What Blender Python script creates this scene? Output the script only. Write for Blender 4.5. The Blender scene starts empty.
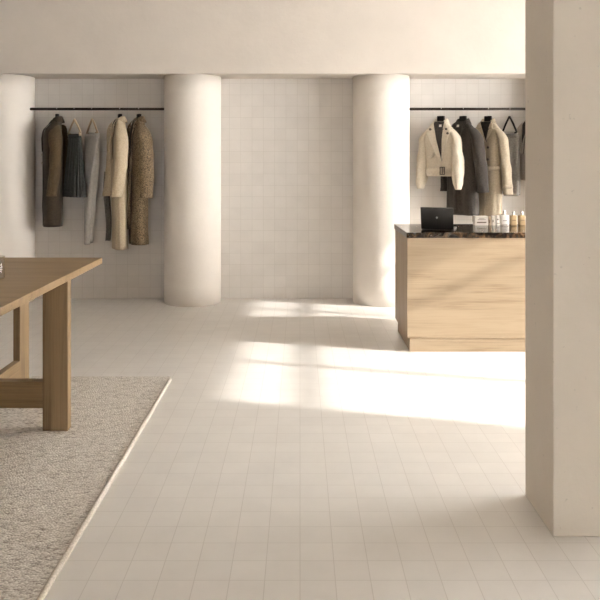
import bpy, math, random
from mathutils import Vector, noise as mnoise
random.seed(7)
scene = bpy.context.scene
C = scene.collection
PI = math.pi
F, HZ, CAMZ = 724.0, 160.0, 1.5          # focal length in px, horizon row, eye height


def at(x, y, Y):
    """point seen at image (x, y) at distance Y from the camera"""
    return Vector(((x - 300) * Y / F, Y, CAMZ - (y - HZ) * Y / F))


# ------------------------------------------------------------------ materials
def new_mat(name):
    m = bpy.data.materials.new(name)
    m.use_nodes = True
    nt = m.node_tree
    b = nt.nodes['Principled BSDF']
    return m, nt, b


def N(nt, kind, **kw):
    n = nt.nodes.new(kind)
    for k, v in kw.items():
        if k in n.inputs:
            n.inputs[k].default_value = v
        else:
            setattr(n, k, v)
    return n


def ramp(nt, src, stops):
    r = nt.nodes.new('ShaderNodeValToRGB')
    cr = r.color_ramp
    while len(cr.elements) < len(stops):
        cr.elements.new(0.5)
    for e, (p, c) in zip(cr.elements, stops):
        e.position = p
        e.color = (*c, 1)
    nt.links.new(src, r.inputs['Fac'])
    return r.outputs['Color']


def bump(nt, b, src, strength, dist):
    n = nt.nodes.new('ShaderNodeBump')
    n.inputs['Strength'].default_value = strength
    n.inputs['Distance'].default_value = dist
    nt.links.new(src, n.inputs['Height'])
    nt.links.new(n.outputs['Normal'], b.inputs['Normal'])
    return n


def coords(nt, scale=(1, 1, 1), loc=(0, 0, 0)):
    tc = nt.nodes.new('ShaderNodeTexCoord')
    mp = nt.nodes.new('ShaderNodeMapping')
    mp.inputs['Scale'].default_value = scale
    mp.inputs['Location'].default_value = loc
    nt.links.new(tc.outputs['Object'], mp.inputs['Vector'])
    return mp.outputs['Vector']


def plaster(name, col, var=.06, rough=.85, pits=0.5):
    m, nt, b = new_mat(name)
    v = coords(nt)
    n1 = N(nt, 'ShaderNodeTexNoise', Scale=2.3, Detail=6.0, Roughness=.6)
    nt.links.new(v, n1.inputs['Vector'])
    lo = tuple(c * (1 - var) for c in col)
    hi = tuple(min(1, c * (1 + var)) for c in col)
    base = ramp(nt, n1.outputs['Fac'], [(.3, lo), (.7, hi)])
    # small darker pits
    vo = N(nt, 'ShaderNodeTexNoise', Scale=38.0, Detail=2.0, Roughness=.5)
    nt.links.new(v, vo.inputs['Vector'])
    pm = ramp(nt, vo.outputs['Fac'], [(.70, (0, 0, 0)), (.78, (1, 1, 1))])
    mx = nt.nodes.new('ShaderNodeMix')
    mx.data_type = 'RGBA'
    mul = N(nt, 'ShaderNodeMath', operation='MULTIPLY')
    mul.inputs[1].default_value = .25 * pits
    nt.links.new(pm, mul.inputs[0])
    nt.links.new(mul.outputs[0], mx.inputs['Factor'])
    nt.links.new(base, mx.inputs['A'])
    mx.inputs['B'].default_value = (*[c * .55 for c in col], 1)
    nt.links.new(mx.outputs['Result'], b.inputs['Base Color'])
    b.inputs['Roughness'].default_value = rough
    n2 = N(nt, 'ShaderNodeTexNoise', Scale=9.0, Detail=8.0, Roughness=.65)
    nt.links.new(v, n2.inputs['Vector'])
    bump(nt, b, n2.outputs['Fac'], .18, .02)
    return m


def tiles(name, c1, c2, cm, size, plane, loc=(0, 0, 0), rough=.5, mortar=.0016, bmp=.3, spec=.5):
    m, nt, b = new_mat(name)
    tc = nt.nodes.new('ShaderNodeTexCoord')
    sp = nt.nodes.new('ShaderNodeSeparateXYZ')
    cb = nt.nodes.new('ShaderNodeCombineXYZ')
    nt.links.new(tc.outputs['Object'], sp.inputs[0])
    nt.links.new(sp.outputs['X'], cb.inputs['X'])
    nt.links.new(sp.outputs['Y' if plane == 'XY' else 'Z'], cb.inputs['Y'])
    mp = nt.nodes.new('ShaderNodeMapping')
    mp.inputs['Location'].default_value = loc
    nt.links.new(cb.outputs[0], mp.inputs['Vector'])
    br = nt.nodes.new('ShaderNodeTexBrick')
    br.offset = 0.0
    br.squash = 1.0
    br.inputs['Scale'].default_value = 1.0
    br.inputs['Brick Width'].default_value = size[0]
    br.inputs['Row Height'].default_value = size[1]
    br.inputs['Mortar Size'].default_value = mortar
    br.inputs['Mortar Smooth'].default_value = .2
    br.inputs['Bias'].default_value = 0.0
    br.inputs['Color1'].default_value = (*c1, 1)
    br.inputs['Color2'].default_value = (*c2, 1)
    br.inputs['Mortar'].default_value = (*cm, 1)
    nt.links.new(mp.outputs[0], br.inputs['Vector'])
    n1 = N(nt, 'ShaderNodeTexNoise', Scale=5.0, Detail=5.0, Roughness=.6)
    nt.links.new(tc.outputs['Object'], n1.inputs['Vector'])
    g = ramp(nt, n1.outputs['Fac'], [(.3, (.94, .94, .94)), (.7, (1.0, 1.0, 1.0))])
    mx = nt.nodes.new('ShaderNodeMix')
    mx.data_type = 'RGBA'
    mx.blend_type = 'MULTIPLY'
    mx.inputs['Factor'].default_value = 1
    nt.links.new(br.outputs['Color'], mx.inputs['A'])
    nt.links.new(g, mx.inputs['B'])
    nt.links.new(mx.outputs['Result'], b.inputs['Base Color'])
    b.inputs['Roughness'].default_value = rough
    b.inputs['Specular IOR Level'].default_value = spec
    inv = N(nt, 'ShaderNodeMath', operation='SUBTRACT')
    inv.inputs[0].default_value = 1.0
    nt.links.new(br.outputs['Fac'], inv.inputs[1])
    bump(nt, b, inv.outputs[0], bmp, .002)
    return m


def oak(name, axis, light, dark, rough=.45):
    """oak with the grain running along the given local axis"""
    m, nt, b = new_mat(name)
    sc = {'X': (1.0, 13, 13), 'Y': (13, 1.0, 13), 'Z': (13, 13, 1.0)}[axis]
    v = coords(nt, sc)
    n0 = N(nt, 'ShaderNodeTexNoise', Scale=1.0, Detail=4.0, Roughness=.55, Distortion=.8)
    nt.links.new(v, n0.inputs['Vector'])
    sc2 = tuple(s * 6 if s > 2 else s * 1.5 for s in sc)
    v2 = coords(nt, sc2)
    n1 = N(nt, 'ShaderNodeTexNoise', Scale=1.6, Detail=3.0, Roughness=.6)
    nt.links.new(v2, n1.inputs['Vector'])
    mix = N(nt, 'ShaderNodeMath', operation='MULTIPLY_ADD')
    nt.links.new(n1.outputs['Fac'], mix.inputs[0])
    mix.inputs[1].default_value = .45
    add = N(nt, 'ShaderNodeMath', operation='MULTIPLY')
    nt.links.new(n0.outputs['Fac'], add.inputs[0])
    add.inputs[1].default_value = .6
    nt.links.new(add.outputs[0], mix.inputs[2])
    mid = tuple((a * .65 + c * .35) for a, c in zip(light, dark))
    col = ramp(nt, mix.outputs[0], [(.36, dark), (.47, mid), (.58, light)])
    nt.links.new(col, b.inputs['Base Color'])
    b.inputs['Roughness'].default_value = rough
    bump(nt, b, n1.outputs['Fac'], .06, .002)
    return m


def fabric(name, c1, c2, scale=60.0, rough=.95, bstr=.25, lo=.4, hi=.6, weave=None, sheen=.04):
    m, nt, b = new_mat(name)
    v = coords(nt)
    n1 = N(nt, 'ShaderNodeTexNoise', Scale=scale, Detail=3.0, Roughness=.6)
    nt.links.new(v, n1.inputs['Vector'])
    col = ramp(nt, n1.outputs['Fac'], [(lo, c1), (hi, c2)])
    nt.links.new(col, b.inputs['Base Color'])
    b.inputs['Roughness'].default_value = rough
    b.inputs['Sheen Weight'].default_value = sheen
    bump(nt, b, n1.outputs['Fac'], bstr, .004)
    return m


def plain(name, col, rough=.5, metal=0.0, **kw):
    m, nt, b = new_mat(name)
    v = coords(nt)
    n1 = N(nt, 'ShaderNodeTexNoise', Scale=25.0, Detail=2.0)
    nt.links.new(v, n1.inputs['Vector'])
    c = ramp(nt, n1.outputs['Fac'], [(.3, tuple(x * .95 for x in col)), (.7, tuple(min(1, x * 1.05) for x in col))])
    nt.links.new(c, b.inputs['Base Color'])
    b.inputs['Roughness'].default_value = rough
    b.inputs['Metallic'].default_value = metal
    for k, val in kw.items():
        b.inputs[k.replace('_', ' ')].default_value = val
    return m


M = {}
M['plaster'] = plaster('warm_plaster', (.63, .575, .515), .04)
M['column'] = plaster('column_limewash', (.75, .70, .64), .04)
M['pillar'] = plaster('pillar_plaster', (.74, .68, .60), .045, pits=1.6)
M['dark_wall'] = plaster('umber_plaster', (.50, .45, .385), .06)
M['ceiling'] = plaster('ceiling_plaster', (.66, .63, .59), .03)
M['floor'] = tiles('floor_tile', (.79, .765, .73), (.815, .79, .755), (.67, .64, .60), (.126, .126), 'XY', (0, -.064, 0), rough=.34, mortar=.0017, spec=.45)
M['walltile'] = tiles('wall_tile', (.66, .625, .585), (.685, .65, .61), (.56, .525, .48), (.1225, .1225), 'XZ', (.03, 0, 0), rough=.55, mortar=.0018, bmp=.35)
OL, OD = (.345, .262, .172), (.225, .158, .095)
M['oak_x'] = oak('oak_grain_x', 'X', OL, OD)
M['oak_y'] = oak('oak_grain_y', 'Y', OL, OD)
M['oak_z'] = oak('oak_grain_z', 'Z', OL, OD)
TL, TD = (.25, .168, .086), (.135, .084, .038)
M['toak_x'] = oak('table_oak_grain_x', 'X', TL, TD)
M['toak_y'] = oak('table_oak_grain_y', 'Y', TL, TD)
M['toak_z'] = oak('table_oak_grain_z', 'Z', TL, TD)
M['black'] = plain('black_lacquer', (.010, .008, .007), .6, 0, Specular_IOR_Level=.2)
M['rail'] = plain('dark_bronze_metal', (.030, .022, .016), .45, .6)
M['steel'] = plain('brushed_steel', (.62, .60, .57), .3, 1.0)
M['frame'] = plain('window_frame_metal', (.05, .045, .04), .5, .3)
M['screen'] = plain('laptop_black', (.018, .017, .016), .38)
M['logo'] = plain('laptop_mark', (.45, .45, .44), .35)
M['keys'] = plain('laptop_grey', (.20, .195, .19), .4, .5)
M['white'] = plain('carton_white', (.82, .77, .70), .55)
M['ink'] = plain('printed_brown', (.16, .11, .075), .7)
M['silver'] = plain('silver_cap', (.75, .73, .70), .25, .9)
M['amber'] = plain('amber_bottle', (.47, .34, .19), .2, 0, Coat_Weight=.4)
M['cream'] = plain('cream_bottle', (.84, .81, .76), .3, 0, Coat_Weight=.3)
M['tan'] = plain('tan_hanger_wood', (.45, .34, .23), .5)
M['button'] = plain('horn_button', (.42, .36, .28), .35)
M['dbutton'] = plain('dark_button', (.05, .035, .025), .35)
# fabrics
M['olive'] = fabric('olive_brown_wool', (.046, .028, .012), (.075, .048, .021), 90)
M['olive_shaded'] = fabric('shaded_olive_wool', (.020, .013, .007), (.034, .023, .012), 80)  # darker copy of the olive wool, paints the coat body as shaded
M['skirt'] = fabric('charcoal_green_wool', (.030, .031, .030), (.048, .050, .047), 70)
M['greysatin'] = fabric('grey_satin', (.42, .40, .375), (.48, .46, .43), 25, rough=.5, bstr=.06)
M['charcoal'] = fabric('charcoal_cloth', (.055, .052, .047), (.085, .08, .072), 60)
M['cream_wool'] = fabric('cream_wool', (.44, .36, .25), (.52, .43, .31), 90)
M['beige_cotton'] = fabric('beige_cotton', (.50, .44, .345), (.56, .495, .40), 70, bstr=.12)
M['trench'] = fabric('trench_cotton', (.28, .23, .165), (.34, .28, .205), 70, bstr=.12)
M['greybrown'] = fabric('grey_brown_wool', (.018, .014, .011), (.042, .033, .026), 110, bstr=.4)
M['tweed'] = fabric('boucle_tweed', (.030, .018, .009), (.30, .22, .13), 115, bstr=.8, lo=.36, hi=.68)
M['grey_wool'] = fabric('mid_grey_wool', (.15, .135, .12), (.21, .195, .175), 90)
M['taupe'] = fabric('taupe_wool', (.33, .285, .235), (.42, .37, .31), 90)
M['lining'] = fabric('dark_lining', (.016, .013, .011), (.03, .025, .02), 40, rough=.8, bstr=.05, sheen=0)


def rug_mat():
    m, nt, b = new_mat('woven_wool_rug')
    v = coords(nt, (.7, 1.15, 1.0))
    vo = N(nt, 'ShaderNodeTexVoronoi', Scale=120.0)
    nt.links.new(v, vo.inputs['Vector'])
    sp = nt.nodes.new('ShaderNodeSeparateColor')
    nt.links.new(vo.outputs['Color'], sp.inputs[0])
    n2 = N(nt, 'ShaderNodeTexNoise', Scale=26.0, Detail=4.0, Roughness=.7)
    nt.links.new(v, n2.inputs['Vector'])
    mix = N(nt, 'ShaderNodeMath', operation='MULTIPLY_ADD')
    nt.links.new(sp.outputs[0], mix.inputs[0])
    mix.inputs[1].default_value = .5
    h = N(nt, 'ShaderNodeMath', operation='MULTIPLY')
    nt.links.new(n2.outputs['Fac'], h.inputs[0])
    h.inputs[1].default_value = .55
    nt.links.new(h.outputs[0], mix.inputs[2])
    col = ramp(nt, mix.outputs[0], [(.20, (.30, .265, .225)), (.42, (.60, .555, .50)), (.68, (.82, .785, .73))])
    nt.links.new(col, b.inputs['Base Color'])
    b.inputs['Roughness'].default_value = 1.0
    b.inputs['Specular IOR Level'].default_value = .1
    inv = N(nt, 'ShaderNodeMath', operation='SUBTRACT')
    inv.inputs[0].default_value = 1.0
    nt.links.new(vo.outputs['Distance'], inv.inputs[1])
    bump(nt, b, inv.outputs[0], .55, .007)
    return m


M['rug'] = rug_mat()
M['binding'] = fabric('rug_binding', (.52, .47, .40), (.66, .60, .52), 120, bstr=.6)


def marble_mat():
    m, nt, b = new_mat('dark_marble')
    v = coords(nt)
    n1 = N(nt, 'ShaderNodeTexNoise', Scale=9.0, Detail=9.0, Roughness=.68, Distortion=1.6)
    nt.links.new(v, n1.inputs['Vector'])
    col = ramp(nt, n1.outputs['Fac'], [(.40, (.010, .007, .005)), (.54, (.026, .016, .010)), (.62, (.10, .058, .030)), (.70, (.22, .14, .08))])
    nt.links.new(col, b.inputs['Base Color'])
    b.inputs['Roughness'].default_value = .12
    return m


M['marble'] = marble_mat()


def glass_mat():
    m = bpy.data.materials.new('clear_glass')
    m.use_nodes = True
    nt = m.node_tree
    nt.nodes.clear()
    o = nt.nodes.new('ShaderNodeOutputMaterial')
    t = nt.nodes.new('ShaderNodeBsdfTransparent')
    t.inputs['Color'].default_value = (.93, .91, .87, 1)
    g = nt.nodes.new('ShaderNodeBsdfGlossy')
    g.inputs['Roughness'].default_value = .03
    lw = nt.nodes.new('ShaderNodeLayerWeight')
    lw.inputs['Blend'].default_value = .18
    pw = N(nt, 'ShaderNodeMath', operation='MULTIPLY')
    pw.inputs[1].default_value = .45
    nt.links.new(lw.outputs['Facing'], pw.inputs[0])
    x = nt.nodes.new('ShaderNodeMixShader')
    nt.links.new(pw.outputs[0], x.inputs[0])
    nt.links.new(t.outputs[0], x.inputs[1])
    nt.links.new(g.outputs[0], x.inputs[2])
    nt.links.new(x.outputs[0], o.inputs[0])
    return m


M['glass'] = glass_mat()


def pane_mat():
    m = bpy.data.materials.new('window_pane')
    m.use_nodes = True
    nt = m.node_tree
    nt.nodes.clear()
    o = nt.nodes.new('ShaderNodeOutputMaterial')
    t = nt.nodes.new('ShaderNodeBsdfTransparent')
    g = nt.nodes.new('ShaderNodeBsdfGlossy')
    g.inputs['Roughness'].default_value = .02
    x = nt.nodes.new('ShaderNodeMixShader')
    x.inputs[0].default_value = .05
    nt.links.new(t.outputs[0], x.inputs[1])
    nt.links.new(g.outputs[0], x.inputs[2])
    nt.links.new(x.outputs[0], o.inputs[0])
    return m


M['pane'] = pane_mat()


# ------------------------------------------------------------------ mesh helpers
class MB:
    def __init__(self):
        self.v, self.f = [], []

    def box(self, x0, x1, y0, y1, z0, z1):
        i = len(self.v)
        for z in (z0, z1):
            self.v += [(x0, y0, z), (x1, y0, z), (x1, y1, z), (x0, y1, z)]
        self.f += [(i, i + 3, i + 2, i + 1), (i + 4, i + 5, i + 6, i + 7), (i, i + 1, i + 5, i + 4),
                   (i + 1, i + 2, i + 6, i + 5), (i + 2, i + 3, i + 7, i + 6), (i + 3, i, i + 4, i + 7)]
        return self

    def loft(self, rings, closed=True, cap0=False, cap1=False):
        i0 = len(self.v)
        n = len(rings[0])
        for r in rings:
            self.v += [tuple(p) for p in r]
        for k in range(len(rings) - 1):
            a, b = i0 + k * n, i0 + (k + 1) * n
            for j in range(n if closed else n - 1):
                j2 = (j + 1) % n
                self.f.append((a + j, a + j2, b + j2, b + j))
        if cap0:
            self.f.append(tuple(i0 + j for j in reversed(range(n))))
        if cap1:
            e = i0 + (len(rings) - 1) * n
            self.f.append(tuple(e + j for j in range(n)))
        return self

    def tube(self, pts, r, n=10, caps=True):
        pts = [Vector(p) for p in pts]
        rs = r if isinstance(r, (list, tuple)) else [r] * len(pts)
        rings = []
        up = None
        for k, p in enumerate(pts):
            t = (pts[min(k + 1, len(pts) - 1)] - pts[max(k - 1, 0)]).normalized()
            if up is None:
                up = Vector((0, 0, 1)) if abs(t.z) < .9 else Vector((0, 1, 0))
            a = t.cross(up).normalized()
            up = a.cross(t).normalized()
            rings.append([p + (a * math.cos(q) + up * math.sin(q)) * rs[k] for q in [2 * PI * j / n for j in range(n)]])
        return self.loft(rings, True, caps, caps)

    def lathe(self, prof, n=32, cx=0, cy=0):
        rings = [[(cx + r * math.cos(2 * PI * j / n), cy + r * math.sin(2 * PI * j / n), z) for j in range(n)] for r, z in prof]
        return self.loft(rings, True, True, True)

    def build(self, name, mat, parent=None, smooth=False, bevel=0, seg=2, fix=True):
        me = bpy.data.meshes.new(name)
        me.from_pydata([tuple(p) for p in self.v], [], self.f)
        me.validate()
        if fix:
            import bmesh
            bm = bmesh.new()
            bm.from_mesh(me)
            bmesh.ops.recalc_face_normals(bm, faces=bm.faces)
            bm.to_mesh(me)
            bm.free()
        o = bpy.data.objects.new(name, me)
        C.objects.link(o)
        me.materials.append(mat)
        if smooth:
            for p in me.polygons:
                p.use_smooth = True
        if bevel:
            md = o.modifiers.new('bevel', 'BEVEL')
            md.width = bevel
            md.segments = seg
            md.limit_method = 'ANGLE'
        if parent:
            o.parent = parent
        return o


def tag(o, label, cat, group=None, kind=None):
    o['label'] = label
    o['category'] = cat
    if group:
        o['group'] = group
    if kind:
        o['kind'] = kind
    return o


def thing(name, label, cat, loc=(0, 0, 0), rz=0, group=None):
    o = bpy.data.objects.new(name, None)
    o.empty_display_size = .1
    C.objects.link(o)
    o.location = loc
    o.rotation_euler = (0, 0, rz)
    return tag(o, label, cat, group)


def struct(o):
    o['kind'] = 'structure'
    return o


# ------------------------------------------------------------------ the room
YB, YH = 7.84, 7.385                # tiled back wall, face of the bulkhead
XL, XR, YF, ZC = -8.0, 6.0, -6.5, 3.35
struct(MB().box(XL - .1, XR + .1, YF - .1, YB + .2, -.12, 0).build('floor', M['floor']))
struct(MB().box(XL - .1, XR + .1, YF - .1, YB + .2, ZC, ZC + .1).build('ceiling', M['ceiling']))
struct(MB().box(XL - .1, XR + .1, YB, YB + .2, 0, ZC).build('wall_back', M['walltile']))
struct(MB().box(XL, XR, YH, YB, 2.38, ZC).build('wall_bulkhead', M['plaster'], bevel=.006))
struct(MB().box(XL - .1, XL, YF - .1, YB, 0, ZC).build('wall_left', M['plaster']))
FX0, FX1 = -1.0, .2
struct(MB().box(XL, FX0, YF - .1, YF, 0, ZC).box(FX1, XR + .1, YF - .1, YF, 0, ZC).box(FX0, FX1, YF - .1, YF, 3.0, ZC).build('wall_front', M['dark_wall']))
e = bpy.data.objects.new('window_2', None)  # unseen window added behind the camera for frontal fill light
C.objects.link(e)
e.location = (FX0, YF - .05, 0)
struct(e)
fw = FX1 - FX0
fr = MB()
fr.box(0, fw, -.03, .03, 0, .05).box(0, fw, -.03, .03, 2.95, 3.0).box(0, .05, -.03, .03, .05, 2.95).box(fw - .05, fw, -.03, .03, .05, 2.95)
for q in range(1, 2):
    fr.box(fw * q / 2 - .025, fw * q / 2 + .025, -.03, .03, .05, 2.95)
fr.build('window_frame', M['frame'], e)
MB().box(.05, fw - .05, -.003, .003, .05, 2.95).build('pane', M['pane'], e)

ZT, ZW = 2.64, 2.93                  # transom and top of the glazing in the right wall
WINS = [(2.78, 6.50)]
w = MB()
ys = [YF, 2.78, 6.50, YB]
for a, b_ in ((ys[0], ys[1]), (ys[2], ys[3])):
    w.box(XR, XR + .1, a, b_, 0, ZC)
for a, b_ in WINS:
    w.box(XR, XR + .1, a, b_, ZW, ZC)
struct(w.build('wall_right', M['plaster']))
for i, (a, b_) in enumerate(WINS):
    e = bpy.data.objects.new('window_%d' % (i + 1), None)
    C.objects.link(e)
    e.location = (XR + .05, a, 0)
    struct(e)
    n = 0
    fr = MB()
    L = b_ - a
    fr.box(-.03, .03, 0, L, 0, .05).box(-.03, .03, 0, L, ZW - .05, ZW)
    fr.box(-.03, .03, 0, .05, .05, ZW - .05).box(-.03, .03, L - .05, L, .05, ZW - .05)
    fr.box(-.022, .022, .05, L - .05, ZT - .026, ZT + .026)
    k = .955
    while k < L - .2:
        fr.box(-.03, .03, k - .022, k + .022, .05, ZT - .026)
        fr.box(-.03, .03, k - .022, k + .022, ZT + .026, ZW - .05)
        k += .955
    fr.build('window_frame', M['frame'], e)
    MB().box(-.003, .003, .05, L - .05, .05, ZW - .05).build('pane', M['pane'], e)

for i, X in enumerate((-5.13, -3.13, -1.1377, .861, 2.86, 4.86)):
    R = .2985
    prof = [(R, 0), (R, 2.38)]
    rings = []
    for z in [2.38 * q / 12 for q in range(13)]:
        rings.append([(R * math.cos(2 * PI * j / 96), R * math.sin(2 * PI * j / 96), z) for j in range(96)])
    o = MB().loft(rings, True, True, True).build('column', M['column'], smooth=False)
    for p in o.data.polygons:
        p.use_smooth = len(p.vertices) == 4
    o.location = (X, 7.682, 0)
    struct(o)
o = MB().box(1.0075, 1.75, 2.881, 3.242, 0, ZC).build('pillar', M['pillar'], bevel=.006, seg=3)
struct(o)

# ------------------------------------------------------------------ rug
RT = .012
rug = thing('rug', 'large beige woven wool rug with pale bound edge under the oak table', 'rug', (-2.07, 3.0, 0))
MB().box(-1.5, 1.185, -2.3, 1.98, .0, RT).build('pile', M['rug'], rug, bevel=.004)
bd = MB()
bd.tube([(1.190, -2.3 + .1 * q, .0115 + .0012 * math.sin(q * 2.1)) for q in range(43)], .0125, 10)
bd.v = [(p[0], p[1], max(p[2], .0)) for p in bd.v]
bd.build('edge_binding', M['binding'], rug, smooth=True)

# ------------------------------------------------------------------ oak table
HT = .874
TX, TY = -1.69, 3.325
tb = thing('table', 'long oak display table with crossed board legs standing on the rug', 'table', (TX, TY, RT + .002))
g0 = RT + .002
MB().box(-.42, .42, -1.325, 1.325, HT - .038 - g0, HT - g0).build('tabletop', M['toak_x'], tb, bevel=.002)
zt = HT - .038 - g0
for yy in (3.97 - TY, 2.62 - TY):
    for x0 in (.278, -.416):
        MB().box(x0, x0 + .138, yy, yy + .058, 0, zt).build('leg', M['toak_z'], tb, bevel=.0015)
    MB().box(-.278, .278, yy, yy + .058, .125, .271).build('stretcher', M['toak_x'], tb, bevel=.0015)
for yy in (4.38 - TY, 2.12 - TY):
    MB().box(-.045, -.005, yy, yy + .15, 0, zt).build('leg', M['toak_z'], tb, bevel=.0015)
mb = MB()
mb.box(-.045, -.005, 4.028 - TY, 4.38 - TY, .125, .271)
mb.box(-.045, -.005, 2.678 - TY, 3.97 - TY, .125, .271)
mb.box(-.045, -.005, 2.27 - TY, 2.62 - TY, .125, .271)
mb.build('long_stretcher', M['toak_y'], tb, bevel=.0015)

# clear glass tumbler at the photo's edge
gl = MB()
R = .048
prof_o = [(.0, 0), (R * .8, 0), (R * .96, .004), (R, .014), (R, .119), (R - .001, .120), (R - .0022, .119), (R - .0024, .012), (R * .7, .008), (.0, .008)]
n = 48
gl.loft([[(max(r, .0004) * math.cos(2 * PI * j / n), max(r, .0004) * math.sin(2 * PI * j / n), z) for j in range(n)] for r, z in prof_o], True, True, True)
o = gl.build('drinking_glass', M['glass'], smooth=True)
o.location = (-1.552 - R, 3.80, HT)
tag(o, 'clear straight-sided drinking glass standing on the oak tabletop', 'glass')

# ------------------------------------------------------------------ counter
CX0, CX1, CY0, CY1 = .838, 2.52, 5.656, 6.40
ZS0, ZS1 = .891, .934
ct = thing('counter', 'light oak service counter with recessed plinth', 'counter', (CX0, CY0, 0))
W, D = CX1 - CX0, CY1 - CY0
MB().box(.0, W, 0, .03, .107, ZS0).build('front_panel', M['oak_x'], ct, bevel=.0015)
MB().box(.0, .03, .03, D - .02, .107, ZS0).build('side_panel', M['oak_z'], ct, bevel=.0015)
MB().box(W - .03, W, .03, D - .02, .107, ZS0).build('side_panel', M['oak_z'], ct, bevel=.0015)
MB().box(.03, W - .03, D - .05, D - .02, .107, ZS0).build('back_panel', M['oak_x'], ct, bevel=.0015)
MB().box(.02, W - .02, .006, D - .05, 0, .107).build('plinth', M['oak_x'], ct, bevel=.0015)
o = MB().box(-.006, W + .006, -.008, D, 0, ZS1 - ZS0).build('worktop', M['marble'], bevel=.002)
o.location = (CX0, CY0, ZS0)
tag(o, 'polished dark brown marble slab lying along the top of the oak counter', 'worktop')

# laptop
lp = thing('laptop', 'open black laptop seen from behind on the marble worktop', 'laptop', at(437.5, 229.5, 5.86), 0)
lp.location.z = ZS1
lp.rotation_euler = (0, 0, math.radians(-18))
# local: the lid's back faces -Y, its foot on the counter; the keyboard deck lies behind it
MB().box(-.128, .135, -.004, .185, .0005, .014).build('keyboard_deck', M['keys'], lp, bevel=.003)
hg = MB().tube([(-.11, -.008, .011), (.11, -.008, .011)], .0065, 10)
hg.build('hinge', M['screen'], lp, smooth=True)
tilt = math.radians(-13)


def lid_pt(x, y, z):
    return (x, -.012 + y * math.cos(tilt) + z * math.sin(tilt), .008 + z * math.cos(tilt) - y * math.sin(tilt))


def lidbox(mb, x0, x1, y0, y1, z0, z1):
    i = len(mb.v)
    t = MB().box(x0, x1, y0, y1, z0, z1)
    mb.v += [lid_pt(*p) for p in t.v]
    mb.f += [tuple(k + i for k in f) for f in t.f]
    return mb


lidbox(MB(), -.13, .13, -.004, .004, 0, .182).build('lid', M['screen'], lp, bevel=.003)
lidbox(MB(), -.124, .124, .0042, .005, .006, .176).build('screen', M['black'], lp)
lg = MB()
ring = [lid_pt(.0085 * math.cos(2 * PI * j / 20), -.0048, .098 + .0085 * math.sin(2 * PI * j / 20)) for j in range(20)]
ring2 = [lid_pt(.0085 * math.cos(2 * PI * j / 20), -.004, .098 + .0085 * math.sin(2 * PI * j / 20)) for j in range(20)]
lg.loft([ring, ring2], True, True, True)
lg.build('emblem', M['logo'], lp)

# cartons and bottles along the worktop's back edge
YI = 6.25


def item_x(x):
    return (x - 300) * YI / F


def carton(x0, x1, ytop, label, body, bands, cat='box', depth=.05, name='carton', group=None):
    a, b_ = item_x(x0), item_x(x1)
    h = (225.6 - ytop) * YI / F
    t = thing(name, label, cat, ((a + b_) / 2, YI, ZS1), 0, group)
    hw = (b_ - a) / 2
    MB().box(-hw, hw, 0, depth, 0, h).build('box_body', body, t, bevel=.0015)
    for z0, z1, u0, u1 in bands:
        MB().box(-hw + 2 * hw * u0, -hw + 2 * hw * u1, -.0006, .0004, z0 * h, z1 * h).build('printed_label', M['ink'], t)
    return t


carton(475.2, 488.2, 216.4, 'wide low cream carton with dark printed lines on marble worktop', M['white'],
       [(.28, .40, .14, .86), (.62, .66, .2, .8), (.74, .77, .3, .7)], depth=.08)
g = 'slim cartons on the worktop'
carton(488.9, 491.6, 217.0, 'slim carton with brown front right beside the wide low carton', M['tan'], [(.3, .7, .1, .5)], group=g, name='slim_carton')
carton(492.4, 495.6, 216.2, 'middle slim white carton between wide carton and white bottle', M['white'], [(.35, .6, .05, .35)], group=g, name='slim_carton')
carton(496.6, 499.9, 215.8, 'slim white carton standing next to the white bottle', M['white'], [(.55, .68, .1, .6), (.2, .26, .1, .9)], group=g, name='slim_carton')


def bottle(x0, x1, ytop, ycap, capx, mat, label, band):
    a, b_ = item_x(x0), item_x(x1)
    s = YI / F
    h, hc = (225.6 - ytop) * s, (ytop - ycap) * s
    r = (b_ - a) / 2
    t = thing('bottle', label, 'bottle', ((a + b_) / 2, YI + r, ZS1), 0, 'bottles on the worktop')
    m = MB()
    # rounded square body
    def rr(rad, z, ex=5.0):
        return [(rad * math.copysign(abs(math.cos(q)) ** (2 / ex), math.cos(q)), rad * math.copysign(abs(math.sin(q)) ** (2 / ex), math.sin(q)), z)
                for q in [2 * PI * (j + .5) / 40 for j in range(40)]]
    m.loft([rr(r * .94, 0), rr(r, .003), rr(r, h * .93), rr(r * .93, h * .985), rr(r * .5, h), rr(.010, h + .001, 2), rr(.010, h + .006, 2)], True, True, True)
    m.build('bottle_body', mat, t, smooth=True)
    MB().lathe([(.0125, h + .006), (.0125, h + hc - .001), (.0115, h + hc)], 24).build('cap', M['silver'], t)
    for z0, z1, u in band:
        MB().box(-r * u, r * u, -r - .0007, -r + .0006, h * z0, h * z1).build('printed_label', M['ink'], t)
    return t


bottle(501.0, 509.2, 215.2, 211.0, 506, M['cream'], 'white square bottle with silver cap beside the slim cartons on the worktop', [(.44, .49, .5), (.10, .14, .7)])
bottle(511.0, 517.4, 215.6, 212.0, 514, M['amber'], 'amber square bottle with silver cap next to the white bottle on the worktop', [(.5, .56, .6)])
bottle(519.4, 526.0, 215.6, 211.6, 523, M['amber'], 'amber square bottle at the end of the row, nearest the plaster pillar edge', [(.5, .55, .6)])

# ------------------------------------------------------------------ clothes rails
YR, ZR, RR = 7.625, 2.037, .0145


def rail(x0, x1, label):
    t = thing('clothes_rail', label, 'rail', ((x0 + x1) / 2, YR, ZR), 0, 'clothes rails between the columns')
    h = (x1 - x0) / 2
    MB().tube([(-h, 0, 0), (h, 0, 0)], RR, 16).build('rod', M['rail'], t, smooth=True)
    # little wall flanges where the rod meets each column
    dx = math.sqrt(.2985 ** 2 - .057 ** 2)
    return t


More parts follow.
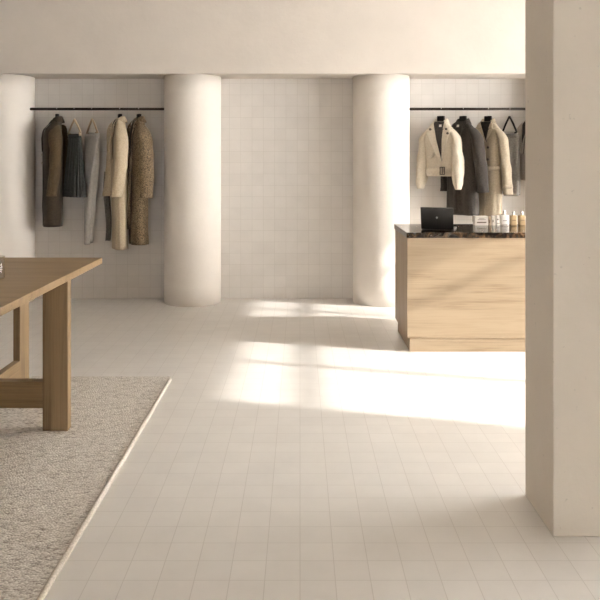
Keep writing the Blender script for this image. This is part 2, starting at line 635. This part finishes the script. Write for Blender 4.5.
dxc = math.sqrt(.2985 ** 2 - (7.682 - YR) ** 2)
rail(-3.13 + dxc - .006, -1.1377 - dxc + .006, 'dark metal clothes rail between columns above the brown and tweed coats')
rail(.861 + dxc - .006, 2.86 - dxc + .006, 'dark metal clothes rail behind the counter above the short beige jacket')

# ------------------------------------------------------------------ garments
S = YR / F


def smooth(t):
    t = max(0, min(1, t))
    return t * t * (3 - 2 * t)


def lerp(tab, x):
    if x <= tab[0][0]:
        return tab[0][1]
    for (a, va), (b_, vb) in zip(tab, tab[1:]):
        if x <= b_:
            return va + (vb - va) * (x - a) / (b_ - a)
    return tab[-1][1]


class Garment:
    """a frame hung at image column px; local +X wearer's left, -Y the front, Z up from the neck"""

    def __init__(self, px, pyneck, theta):
        self.th = math.radians(theta)
        self.loc = at(px, pyneck, YR)
        self.rz = -self.th

    def press(self, p):
        """cloth near the tiled wall is pressed flat against it"""
        s, c = math.sin(self.th), math.cos(self.th)
        wy = -p[0] * s + p[1] * c
        if wy > .10:
            n = .10 + .085 * (1 - math.exp(-(wy - .10) / .085))
            d = n - wy
            return (p[0] - s * d, p[1] + c * d, p[2])
        return tuple(p)

    def fit(self, mb):
        mb.v = [self.press(p) for p in mb.v]
        return mb


def hook_pts(z0, up):
    """wire from the hanger's neck up and over the rail; up = height of the rail's centre"""
    r = RR + .004
    pts = [(0, 0, z0), (0, 0, up - r - .020)]
    # swing out to one side (along local Y for a rail seen across) and over the top
    for q in range(-70, 200, 15):
        a = math.radians(q)
        pts.append((r * math.cos(a), 0, up + r * math.sin(a)))
    return pts


def hook(parent, z0, up, theta, mat=None):
    m = MB()
    t = MB().tube(hook_pts(z0, up), .0026, 8)
    # the hook's plane lies across the rail: turn it to world Y whatever the hanger's yaw
    a = math.radians(theta) + PI / 2
    m.v = [(p[0] * math.cos(a) - p[1] * math.sin(a), p[0] * math.sin(a) + p[1] * math.cos(a), p[2]) for p in t.v]
    m.f = t.f
    return m.build('hook', mat or M['steel'], parent, smooth=True)


def coat_hanger(g, span, label, theta, drop=.085, z0=-.028, neck=.041, top=.058, bow=.0, sw=.2):
    t = thing('coat_hanger', label, 'hanger', g.loc, g.rz, 'coat hangers on the rails')
    m = MB()
    rings = []
    for k in range(41):
        u = -1 + 2 * k / 40
        s = u * span
        z = z0 - drop * abs(u) ** 1.15
        hy = .011 + .007 * abs(u)
        hz = .020 - .007 * abs(u)
        yb = -bow * (abs(s) / sw) ** 1.5
        rings.append([(s, yb + hy * math.cos(q), z + hz * math.sin(q)) for q in [2 * PI * j / 12 for j in range(12)]])
    m.loft(rings, True, True, True)
    m.v = [g.press(p) for p in m.v]
    nb = MB().loft([[(rx * math.copysign(abs(math.cos(q)) ** .5, math.cos(q)), ry * math.copysign(abs(math.sin(q)) ** .5, math.sin(q)), z)
                     for q in [2 * PI * j / 24 for j in range(24)]]
                    for rx, ry, z in ((neck * 1.1, .016, z0 - .01), (neck, .018, z0 + .02), (neck, .019, top - .006), (neck * .9, .016, top))], True, True, True)
    i = len(m.v)
    m.v += nb.v
    m.f += [tuple(k + i for k in f) for f in nb.f]
    m.build('hanger_body', M['black'], t, smooth=True)
    hook(t, top - .004, ZR - g.loc.z, theta)
    return t


def coat(name, px, pyneck, theta, label, cat, mats, sw=.20, L=1.1, hemw=.22, d=.075, dh=.085, sl=.56, sr=.060, cuff=.048,
         sfw=(.0, .03), sout=.02, vz=.30, lap=.075, collar=.05, buttons=(), bmat=None, puff=0, fold=.05, nf=5, hem_gap=0,
         belt=None, hlabel='', seed=0, flaps=(), elbow=.015, cuffband=0, hspan=None, bow=.04, panel=None, neckw=.060,
         db=0.0, lean=0.0, shift=0.0, nlabel=0, fary=0.0, lift=.036):
    g = Garment(px, pyneck, theta)
    cloth, lining = mats[0], mats[1]
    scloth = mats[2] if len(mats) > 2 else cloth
    t = thing(name, label, cat, g.loc, g.rz, 'coats and jackets on the rails')
    rnd = random.Random(seed)
    ph = [rnd.uniform(0, 6.28) for _ in range(6)]
    NE = 2.5
    SH = .105                      # drop of the shoulder point below the neck
    wt = [(0, neckw + .008), (.015, neckw + .026), (SH * .6, sw * .72), (SH, sw * .97), (SH + .035, sw), (.24, sw * .96), (L * .55, (sw + hemw) / 2 * .96), (L, hemw)]
    dt = [(0, .046), (.05, .056), (SH, d * .80), (.2, d), (L * .5, (d + dh) / 2), (L, dh)]

    def bw(s, z):
        """contoured hanger: both shoulders come forward; fades out below the chest"""
        return -bow * (min(abs(s), sw) / sw) ** 1.5 * (1 - .6 * smooth(z / .7)) - lean * z - shift * smooth(z / .14)

    def fold_amt(a, z):
        u = smooth((z - .22) / max(.1, L - .22))
        x = math.sin(nf * a + ph[0]) * .6 + math.sin((nf + 3) * a + ph[1] + z * 1.5) * .4
        x += .8 * mnoise.noise(Vector((math.cos(a) * 2 + seed, math.sin(a) * 2, z * 5))) + .5 * mnoise.noise(Vector((math.cos(a) * 6 + seed, math.sin(a) * 6, z * 3.5)))
        return fold * (.2 + u) * x

    def surf(a, z, off=0.0):
        w_, d_ = lerp(wt, z), lerp(dt, z)
        k = 1 + fold_amt(a, z)
        ca, sa = math.cos(a), math.sin(a)
        s = w_ * math.copysign(abs(ca) ** (2 / NE), ca)
        y = -(d_ * k + off) * math.copysign(abs(sa) ** (2 / NE), sa)
        return (s * (1 + fold_amt(a, z) * .3), y + bw(s, z), -z)

    def front(s, z, off=0.0):
        z = max(.002, z)
        w_ = lerp(wt, z)
        q = max(-.99, min(.99, s / w_))
        a = math.acos(math.copysign(abs(q) ** (NE / 2), q))
        p = surf(a, z, off)
        return (s, p[1] - bw(p[0], z) + bw(s, z), -z)

    n = 72
    zs = [0, .01, .02, .035, .05, .063, .08, .09, .105, .12, .14, .17, .20, .24]
    k = 28
    zs += [.24 + (L - .24) * (i + 1) / k for i in range(k)]
    rings = [[surf(2 * PI * j / n, z) for j in range(n)] for z in zs]
    rings[-1] = [(p[0], p[1], p[2] + hem_gap * math.sin(2 * PI * j / n)) for j, p in enumerate(rings[-1])]
    yc = -lean * L - shift
    rings += [[(p[0] * .95, yc + (p[1] - yc) * .9, p[2] + .004) for p in rings[-1]]]
    rings += [[(p[0] * .98, yc + (p[1] - yc) * .98, p[2] + .06) for p in rings[-1]]]
    g.fit(MB().loft(rings)).build('body', cloth, t, smooth=True)

    # sleeves
    for sd in (1, -1):
        rr = []
        ks = 40
        z_a, z_b = .050, .06 + sl
        for i in range(ks + 1):
            v = i / ks
            z = z_a + (z_b - z_a) * v ** 1.15
            if z < .20:
                q = (z - z_a) / (.20 - z_a)
                ctr = sw - .095 + .100 * math.sin(q * PI / 2)
                rad = .010 + (sr - .010) * math.sqrt(max(0, 1 - (1 - q) ** 2))
            else:
                ctr = sw + .005
                rad = sr + (cuff - sr) * ((z - .20) / (z_b - .20))
            vv = max(0, (z - .12) / (z_b - .12))
            ctr += sout * vv
            if puff and vv > 0:
                rad += puff * math.sin(PI * min(1, vv) ** 1.8)
                if vv > .90:
                    rad *= 1 - (vv - .90) * 2.6
            fy = bw(ctr, .0) + (fary if sd < 0 else 0) - (sfw[0] + (sfw[1] - sfw[0]) * vv ** 1.4) * min(1, z / .2) + elbow * math.sin(PI * min(1, vv))
            ring_ = []
            for j in range(36):
                a = 2 * PI * j / 36
                wr = 1 + .04 * math.sin(2 * a + ph[2] + z * 7) * min(1, vv * 2) + .16 * mnoise.noise(Vector((math.cos(a) * 1.2 + sd * 3, math.sin(a) * 1.2 + seed, z * 11))) * min(1, vv * 4)
                ring_.append((sd * (ctr + rad * .78 * wr * math.cos(a)), fy + rad * 1.12 * wr * math.sin(a), -z))
            rr.append(ring_)

        def inset(e, k_, dz):
            cx_ = sum(p[0] for p in e) / len(e)
            cy_ = sum(p[1] for p in e) / len(e)
            return [(cx_ + (p[0] - cx_) * k_, cy_ + (p[1] - cy_) * k_, p[2] + dz) for p in e]
        e = rr[-1]
        body = rr + [inset(e, .88, .002), inset(e, .84, .07)]
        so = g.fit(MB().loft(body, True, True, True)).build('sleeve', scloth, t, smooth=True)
        if cuffband:
            zc = z_b - cuffband
            idx = min(range(len(rr)), key=lambda q: abs(-rr[q][0][2] - zc))
            e0, e1 = rr[idx], rr[min(idx + 2, len(rr) - 1)]
            rw = [inset(e0, 1.0, 0), inset(e0, 1.07, 0), inset(e1, 1.07, 0), inset(e1, 1.0, 0)]
            g.fit(MB().loft(rw + [rw[0]])).build('cuff_strap', cloth, so, smooth=True)

    def patch(fs, o0, o1, thick, nz=20, nu=8):
        """cloth laid on the front; fs(u, v) -> (s, z), lifted o0 at u=0 to o1 at u=1"""
        rings_ = []
        for i in range(nz + 1):
            v = i / nz
            top, bot = [], []
            for j in range(nu + 1):
                u = j / nu
                s_, z_ = fs(u, v)
                o = o0 + (o1 - o0) * u
                top.append(front(s_, z_, o + thick))
                bot.append(front(s_, z_, o))
            rings_.append(top + list(reversed(bot)))
        return MB().loft(rings_, True, True, True)

    def quad(a, b_, c, d_):
        """a top inner, b_ top outer, c bottom inner, d_ bottom outer"""
        def f(u, v):
            p = [(a[q] + (b_[q] - a[q]) * u) * (1 - v) + (c[q] + (d_[q] - c[q]) * u) * v for q in (0, 1)]
            return p
        return f

    nw = neckw
    if lap:
        vin = lambda z: nw * max(0, 1 - z / vz)
        xo = db                               # double-breasted: the break sits off centre
        cen = lambda z: xo * (z / vz)
        g.fit(patch(lambda u, v: (cen(vz * v) + (2 * u - 1) * (vin(vz * v) + .003), vz * v), .001, .001, .0015)).build('lining', lining, t, smooth=True)
        if nlabel:
            lb = g.fit(patch(quad((nlabel - .014, .035), (nlabel + .014, .035), (nlabel - .014, .060), (nlabel + .014, .060)), .0035, .0035, .0015, nz=2, nu=2)).build('woven_label', M['white'], t)
            lb['label'] = 'small pale woven label inside the neck'
        zn = .090                             # notch height
        for sd in (1, -1):
            def fl(u, v, sd=sd):
                z = zn + (vz - zn) * v
                si = sd * vin(z) + cen(z)
                wid = lap * (1 - v) ** .75
                s_ = si + sd * wid * u
                return (s_, z - .022 * u * (1 - v))
            g.fit(patch(fl, .006, lift, .006, nz=22)).build('lapel', cloth, t, smooth=True)
            inn = sd * vin(zn) + cen(zn)
            f = quad((sd * (nw + .004), .004), (sd * (nw + .030), .030), (inn, zn - .008), (inn + sd * lap * .62, zn - .014))
            g.fit(patch(f, .010, lift - .002, .007, nz=10)).build('collar_leaf', cloth, t, smooth=True)
    ov = .022 + db if lap else .01
    z0 = vz if lap else .05
    g.fit(patch(lambda u, v: ((db if lap else 0) * (1 if db else 1) - .045 * (1 - u) * min(1, v * 6 + .15), z0 + (L - .004 - z0) * v), .001, .007, .004, nz=34, nu=4)).build('placket', cloth, t, smooth=True)
    # collar: stand and fall around the back of the neck
    if collar:
        rings_ = []
        for j in range(37):
            a = math.radians(-90 + 48) + (2 * PI - 2 * math.radians(48)) * j / 36
            ca, sa = math.cos(a), math.sin(a)
            fb = smooth((sa + 1) / 1.3)
            prof = [(.0, -.006), (.002, .022 * fb + .006), (.008, .026 * fb + .008), (.015, .018 * fb + .004), (.010 + collar * .55, -collar * .6), (.006 + collar * .5, -collar * .66), (.010, -.004)]
            rings_.append([((nw + r) * ca, (.044 + r * .9) * sa, z) for r, z in prof])
        g.fit(MB().loft(rings_, True, True, True)).build('collar', cloth, t, smooth=True)
    for s, z, *bo_ in buttons:
        p = front(s, z, bo_[0] if bo_ else .012)
        mm = MB().tube([(p[0], p[1] + .008, p[2]), (p[0], p[1] - .004, p[2])], .0125, 14)
        g.fit(mm).build('button', bmat or M['dbutton'], t)
    for a, b_, c, d_ in flaps:
        g.fit(patch(quad(a, b_, c, d_), .006, .006, .006, nz=5, nu=6)).build('pocket_flap', cloth, t, smooth=True)
    if belt:
        zb, bh, buckle = belt
        rw = []
        for dz, off in ((0, .004), (0, .012), (bh, .012), (bh, .004)):
            rw.append([surf(2 * PI * j / n, zb + dz, off) for j in range(n)])
        rw = [[(p[0] * 1.02, p[1], p[2]) for p in q] for q in rw]
        bo = g.fit(MB().loft(rw + [rw[0]])).build('belt', cloth, t, smooth=True)
        if buckle is not None:
            p = front(buckle, zb + bh / 2, .017)
            mm = MB()
            h = bh * .75
            for a in ((-.028, -.020, -h, h), (.020, .028, -h, h), (-.028, .028, h - .008, h), (-.028, .028, -h, -h + .008), (-.003, .003, -h, h)):
                mm.box(p[0] + a[0], p[0] + a[1], p[1] - .008, p[1] + .001, p[2] + a[2], p[2] + a[3])
            g.fit(mm).build('buckle', bmat or M['dbutton'], bo)
    if panel:
        # the open far front, seen from its dark inner side
        pmat, x0, x1, za, zb = panel
        rings_ = []
        for i in range(31):
            z = za + (zb - za) * i / 30
            row = []
            for j in range(24):
                a = 2 * PI * j / 24
                u = math.cos(a)
                x = (x0 + x1) / 2 + (x1 - x0) / 2 * u * (1 - .35 * i / 30) - .012 * math.sin(i / 5)
                yy = .008 * math.sin(a) + .012 * math.sin(u * 5 + z * 2)
                row.append((x, yy, -z))
            rings_.append(row)
        mm = MB().loft(rings_, True, True, True)
        # given in world axes relative to the hanger: turn back by the yaw
        c_, s_ = math.cos(g.th), math.sin(g.th)
        mm.v = [(p[0] * c_ - (p[1] + .13) * s_, p[0] * s_ + (p[1] + .13) * c_, p[2]) for p in mm.v]
        o_ = mm.build('open_front', pmat, t, smooth=True)
        o_['label'] = 'dark grey inner side of the open coat front'
    coat_hanger(g, hspan or (sw - .05), hlabel, theta, bow=bow, sw=sw)
    return t


def clip_hanger(g, half, drop, label, theta, mat, top):
    t = thing('clip_hanger', label, 'hanger', g.loc, g.rz, 'clip hangers on the rails')
    m = MB()
    for sd in (1, -1):
        m.tube([(0, 0, top), (sd * half * .5, 0, top - drop * .45), (sd * half, 0, top - drop)], [.010, .0105, .010], 10)
    m.v = [g.press(p) for p in m.v]
    m.build('arms', mat, t, smooth=True)
    bar = MB().tube([(-half, 0, top - drop + .004), (half, 0, top - drop + .004)], .0035, 8)
    g.fit(bar).build('bar', M['steel'], t, smooth=True)
    for sd in (1, -1):
        c = MB().box(sd * half * .86 - .012, sd * half * .86 + .012, -.014, .014, top - drop - .034, top - drop + .006)
        g.fit(c).build('clip', M['black'] if mat is not M['tan'] else M['tan'], t, bevel=.003)
    hook(t, top - .004, ZR - g.loc.z, theta)
    return t


def skirt(px, pyw, theta, label, hlabel):
    g = Garment(px, pyw, theta)
    t = thing('pleated_skirt', label, 'skirt', g.loc, g.rz)
    L = .655
    npl = 18
    n = npl * 8
    rings = []
    for i in range(25):
        v = i / 24
        w_ = .125 + (.165 - .125) * v ** 1.1
        d_ = .030 + (.085 - .030) * v
        r = []
        for j in range(n):
            a = 2 * PI * j / n
            q = 1 - (j % 8) / 8
            saw = (q / .75 if q <= .75 else (1 - q) * 4) - .5
            k = 1 + (.12 + .34 * v) * saw
            ca, sa = math.cos(a), math.sin(a)
            r.append((w_ * (1 + (.10 * v) * saw) * math.copysign(abs(ca) ** .85, ca), -d_ * k * math.copysign(abs(sa) ** .85, sa), -.03 - (L - .03) * v))
        rings.append(r)
    rings.append([(p[0] * .96, p[1] * .92, p[2] + .003) for p in rings[-1]])
    g.fit(MB().loft(rings)).build('pleats', M['skirt'], t)
    rr = []
    for z, k in ((.004, .9), (.004, 1.0), (-.034, 1.02), (-.034, .9)):
        rr.append([(.128 * k * math.copysign(abs(math.cos(q)) ** .8, math.cos(q)), .032 * k * math.copysign(abs(math.sin(q)) ** .8, math.sin(q)), z) for q in [2 * PI * j / 48 for j in range(48)]])
    g.fit(MB().loft(rr + [rr[0]])).build('waistband', M['skirt'], t, smooth=True)
    clip_hanger(g, .140, .145, hlabel, theta, M['tan'], .160)
    return t


def trousers(px, pyw, theta, label, hlabel, mat, L, w0, w1, hmat, hhalf, hdrop, top, shift=0.0, seed=1, spread=.0, knee=1.0):
    g = Garment(px, pyw, theta)
    t = thing('trousers', label, 'trousers', g.loc, g.rz, 'trousers on the rails')
    for sd in (1, -1):
        rings = []
        for i in range(41):
            v = i / 40
            w_ = (w0 + (w1 - w0) * v ** knee)
            dd = .030 + .012 * math.sin(PI * min(1, v * 1.3)) - .006 * v
            cx_ = sd * spread * v + shift * v
            cy_ = -sd * .0 + (.020 if sd < 0 else -.016) * min(1, v * 2.0)
            r = []
            for j in range(36):
                a = 2 * PI * j / 36
                f_ = 1 + .22 * math.sin(5 * a + 14 * v * (1 - v) + seed) * math.exp(-((v - .28) / .22) ** 2) + .10 * mnoise.noise(Vector((math.cos(a) * 1.5 + seed * 3, math.sin(a) * 1.5 + sd, v * 5))) + .12 * math.sin(3 * a + v * 3 + seed) * v
                ca, sa = math.cos(a), math.sin(a)
                r.append((cx_ + w_ * math.copysign(abs(ca) ** .8, ca) * (1 + .3 * (f_ - 1)), cy_ + dd * f_ * math.copysign(abs(sa) ** .9, sa), -.03 - (L - .03) * v * (1 if sd > 0 else .985)))
            rings.append(r)
        e = rings[-1]
        rings.append([(p[0] * .94 + .06 * (shift + sd * spread), p[1] * .85, p[2] + .003) for p in e])
        g.fit(MB().loft(rings, True, False, True)).build('trouser_leg', mat, t, smooth=True)
    rr = []
    for z, k in ((.004, .9), (.004, 1.0), (-.04, 1.03), (-.04, .9)):
        rr.append([(w0 * k * math.copysign(abs(math.cos(q)) ** .8, math.cos(q)), .036 * k * math.copysign(abs(math.sin(q)) ** .8, math.sin(q)), z) for q in [2 * PI * j / 48 for j in range(48)]])
    g.fit(MB().loft(rr + [rr[0]])).build('waistband', mat, t, smooth=True)
    clip_hanger(g, hhalf, hdrop, hlabel, theta, hmat, top)
    return t


# --- rail between the columns
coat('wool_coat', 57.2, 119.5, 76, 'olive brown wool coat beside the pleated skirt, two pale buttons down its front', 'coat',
     (M['olive_shaded'], M['lining'], M['olive']), fary=.05, lift=.012, sw=.17, L=1.12, hemw=.15, d=.098, dh=.095, sl=.74, sr=.058, cuff=.046, sfw=(-.01, .025), sout=-.01,  # body in the shaded copy, sleeves in the plain olive wool
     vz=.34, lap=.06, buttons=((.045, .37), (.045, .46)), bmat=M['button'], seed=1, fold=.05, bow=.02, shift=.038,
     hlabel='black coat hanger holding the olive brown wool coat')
skirt(74.6, 134.5, 46, 'dark charcoal pleated skirt hanging between the brown coat and the grey trousers', 'tan clip hanger holding the dark pleated skirt')
trousers(92.2, 134, 46, 'pale grey satin trousers hanging full length beside the pleated skirt', 'tan clip hanger holding the pale grey satin trousers',
         M['greysatin'], 1.17, .135, .034, M['tan'], .115, .145, .160, shift=-.085, seed=2, knee=1.1)
coat('wool_coat', 120, 119.5, 62, 'long cream wool coat with dark neck opening next to the speckled tweed coat', 'coat',
     (M['cream_wool'], M['lining']), sw=.185, L=1.36, hemw=.135, d=.075, dh=.065, sl=.75, sr=.058, cuff=.052, sfw=(-.02, .035), sout=-.005,
     vz=.42, lap=.075, buttons=(), seed=3, fold=.10, bow=.05, hlabel='black coat hanger holding the long cream wool coat',
     panel=(M['grey_wool'], -.205, -.125, .55, 1.29))
coat('wool_coat', 139, 119.5, 60, 'long speckled brown tweed coat hanging nearest the round column', 'coat',
     (M['tweed'], M['lining']), sw=.18, L=1.31, hemw=.14, d=.080, dh=.085, sl=.76, sr=.066, cuff=.062, sfw=(-.03, -.05), sout=.01,
     vz=1.15, lap=.06, buttons=(), seed=4, fold=.08, bow=.03, neckw=.066, hlabel='black coat hanger holding the speckled tweed coat')  # opening runs almost to the hem; dark lining paints the front's shade
# --- rail behind the counter
coat('short_jacket', 441, 121.5, 36, 'short beige belted jacket with wide lapels and gathered cuffs above the laptop', 'jacket',
     (M['beige_cotton'], M['lining']), sw=.175, L=.575, hemw=.155, d=.085, dh=.08, sl=.65, sr=.060, cuff=.052, sfw=(.0, .02), sout=.035,
     vz=.42, lap=.10, db=.045, buttons=((.125, .130, .048), (.105, .085, .048), (-.07, .085, .048)), puff=.018, belt=(.49, .055, .06), seed=5, fold=.08, bow=.03,
     flaps=(((-.11, .36), (-.04, .33), (-.105, .40), (-.035, .37)),), nlabel=.02,
     hlabel='black coat hanger holding the short beige jacket', collar=.06)
coat('wool_coat', 463, 121.5, 50, 'long dark grey brown wool coat between the short beige jacket and the trench coat', 'coat',
     (M['greybrown'], M['lining']), sw=.19, L=.98, hemw=.18, d=.09, dh=.10, sl=.68, sr=.070, cuff=.064, sfw=(.0, -.04), sout=.05,
     vz=.30, lap=.06, seed=6, fold=.09, bow=.03, nlabel=-.02, hlabel='black coat hanger holding the dark grey brown coat')
coat('trench_coat', 488, 121.5, 44, 'belted beige double-breasted trench coat beside the dark grey brown coat', 'coat',
     (M['trench'], M['lining']), sw=.175, L=1.06, hemw=.16, d=.085, dh=.10, sl=.70, sr=.060, cuff=.060, sfw=(.0, -.03), sout=.05,
     vz=.22, lap=.085, db=.03, buttons=((.055, .275), (-.06, .275), (.055, .40), (-.06, .40)), belt=(.47, .05, None), seed=8, fold=.08, cuffband=.10, bow=.03,
     nlabel=.0, hlabel='black coat hanger holding the trench coat')
trousers(509.5, 134, 46, 'mid grey wool trousers hanging next to the beige trench coat', 'black clip hanger holding the mid grey trousers', M['grey_wool'], .65, .105, .085,
         M['black'], .085, .17, .185, shift=.03, seed=7)
coat('wool_jacket', 530.5, 121.5, 76, 'taupe grey wool jacket half hidden by the square pillar', 'jacket',
     (M['taupe'], M['lining']), sw=.18, L=.62, hemw=.165, d=.08, dh=.08, sl=.58, sr=.062, cuff=.056, sfw=(.0, .02), sout=.0,
     vz=.34, lap=.07, seed=9, fold=.05, bow=.05, hlabel='black coat hanger half hidden by the square pillar')

# ------------------------------------------------------------------ light
wd = bpy.data.worlds.new('sky')
scene.world = wd
wd.use_nodes = True
bg = wd.node_tree.nodes['Background']
bg.inputs['Color'].default_value = (1.0, .985, .965, 1)
bg.inputs['Strength'].default_value = 20.0
sun = bpy.data.lights.new('sun', 'SUN')
sun.energy = 8.0
sun.angle = math.radians(1.0)
sun.color = (1.0, .95, .88)
so = bpy.data.objects.new('sun', sun)
C.objects.link(so)
az = math.radians(14.5)
slope = .44                           # drop per metre of X
v = Vector((-1, math.tan(az), -slope)).normalized()
so.rotation_euler = v.to_track_quat('-Z', 'Y').to_euler()
so.location = (9, 2, 5)

# ------------------------------------------------------------------ camera
cd = bpy.data.cameras.new('camera')
cam = bpy.data.objects.new('camera', cd)
C.objects.link(cam)
cam.location = (0, 0, CAMZ)
cam.rotation_euler = (PI / 2, 0, 0)
cd.sensor_fit = 'HORIZONTAL'
cd.sensor_width = 36
cd.lens = 36 * F / 600
cd.shift_y = -(300 - HZ) / 600
cd.clip_start = .05
scene.camera = cam

vs = scene.view_settings
vs.view_transform = 'Standard'
vs.look = 'None'
vs.gamma = 1
vs.exposure = 0.15
vs.use_curve_mapping = False
cy = scene.cycles
cy.use_denoising = True
cy.max_bounces = 12
cy.diffuse_bounces = 8
cy.transparent_max_bounces = 12
cy.sample_clamp_indirect = 8
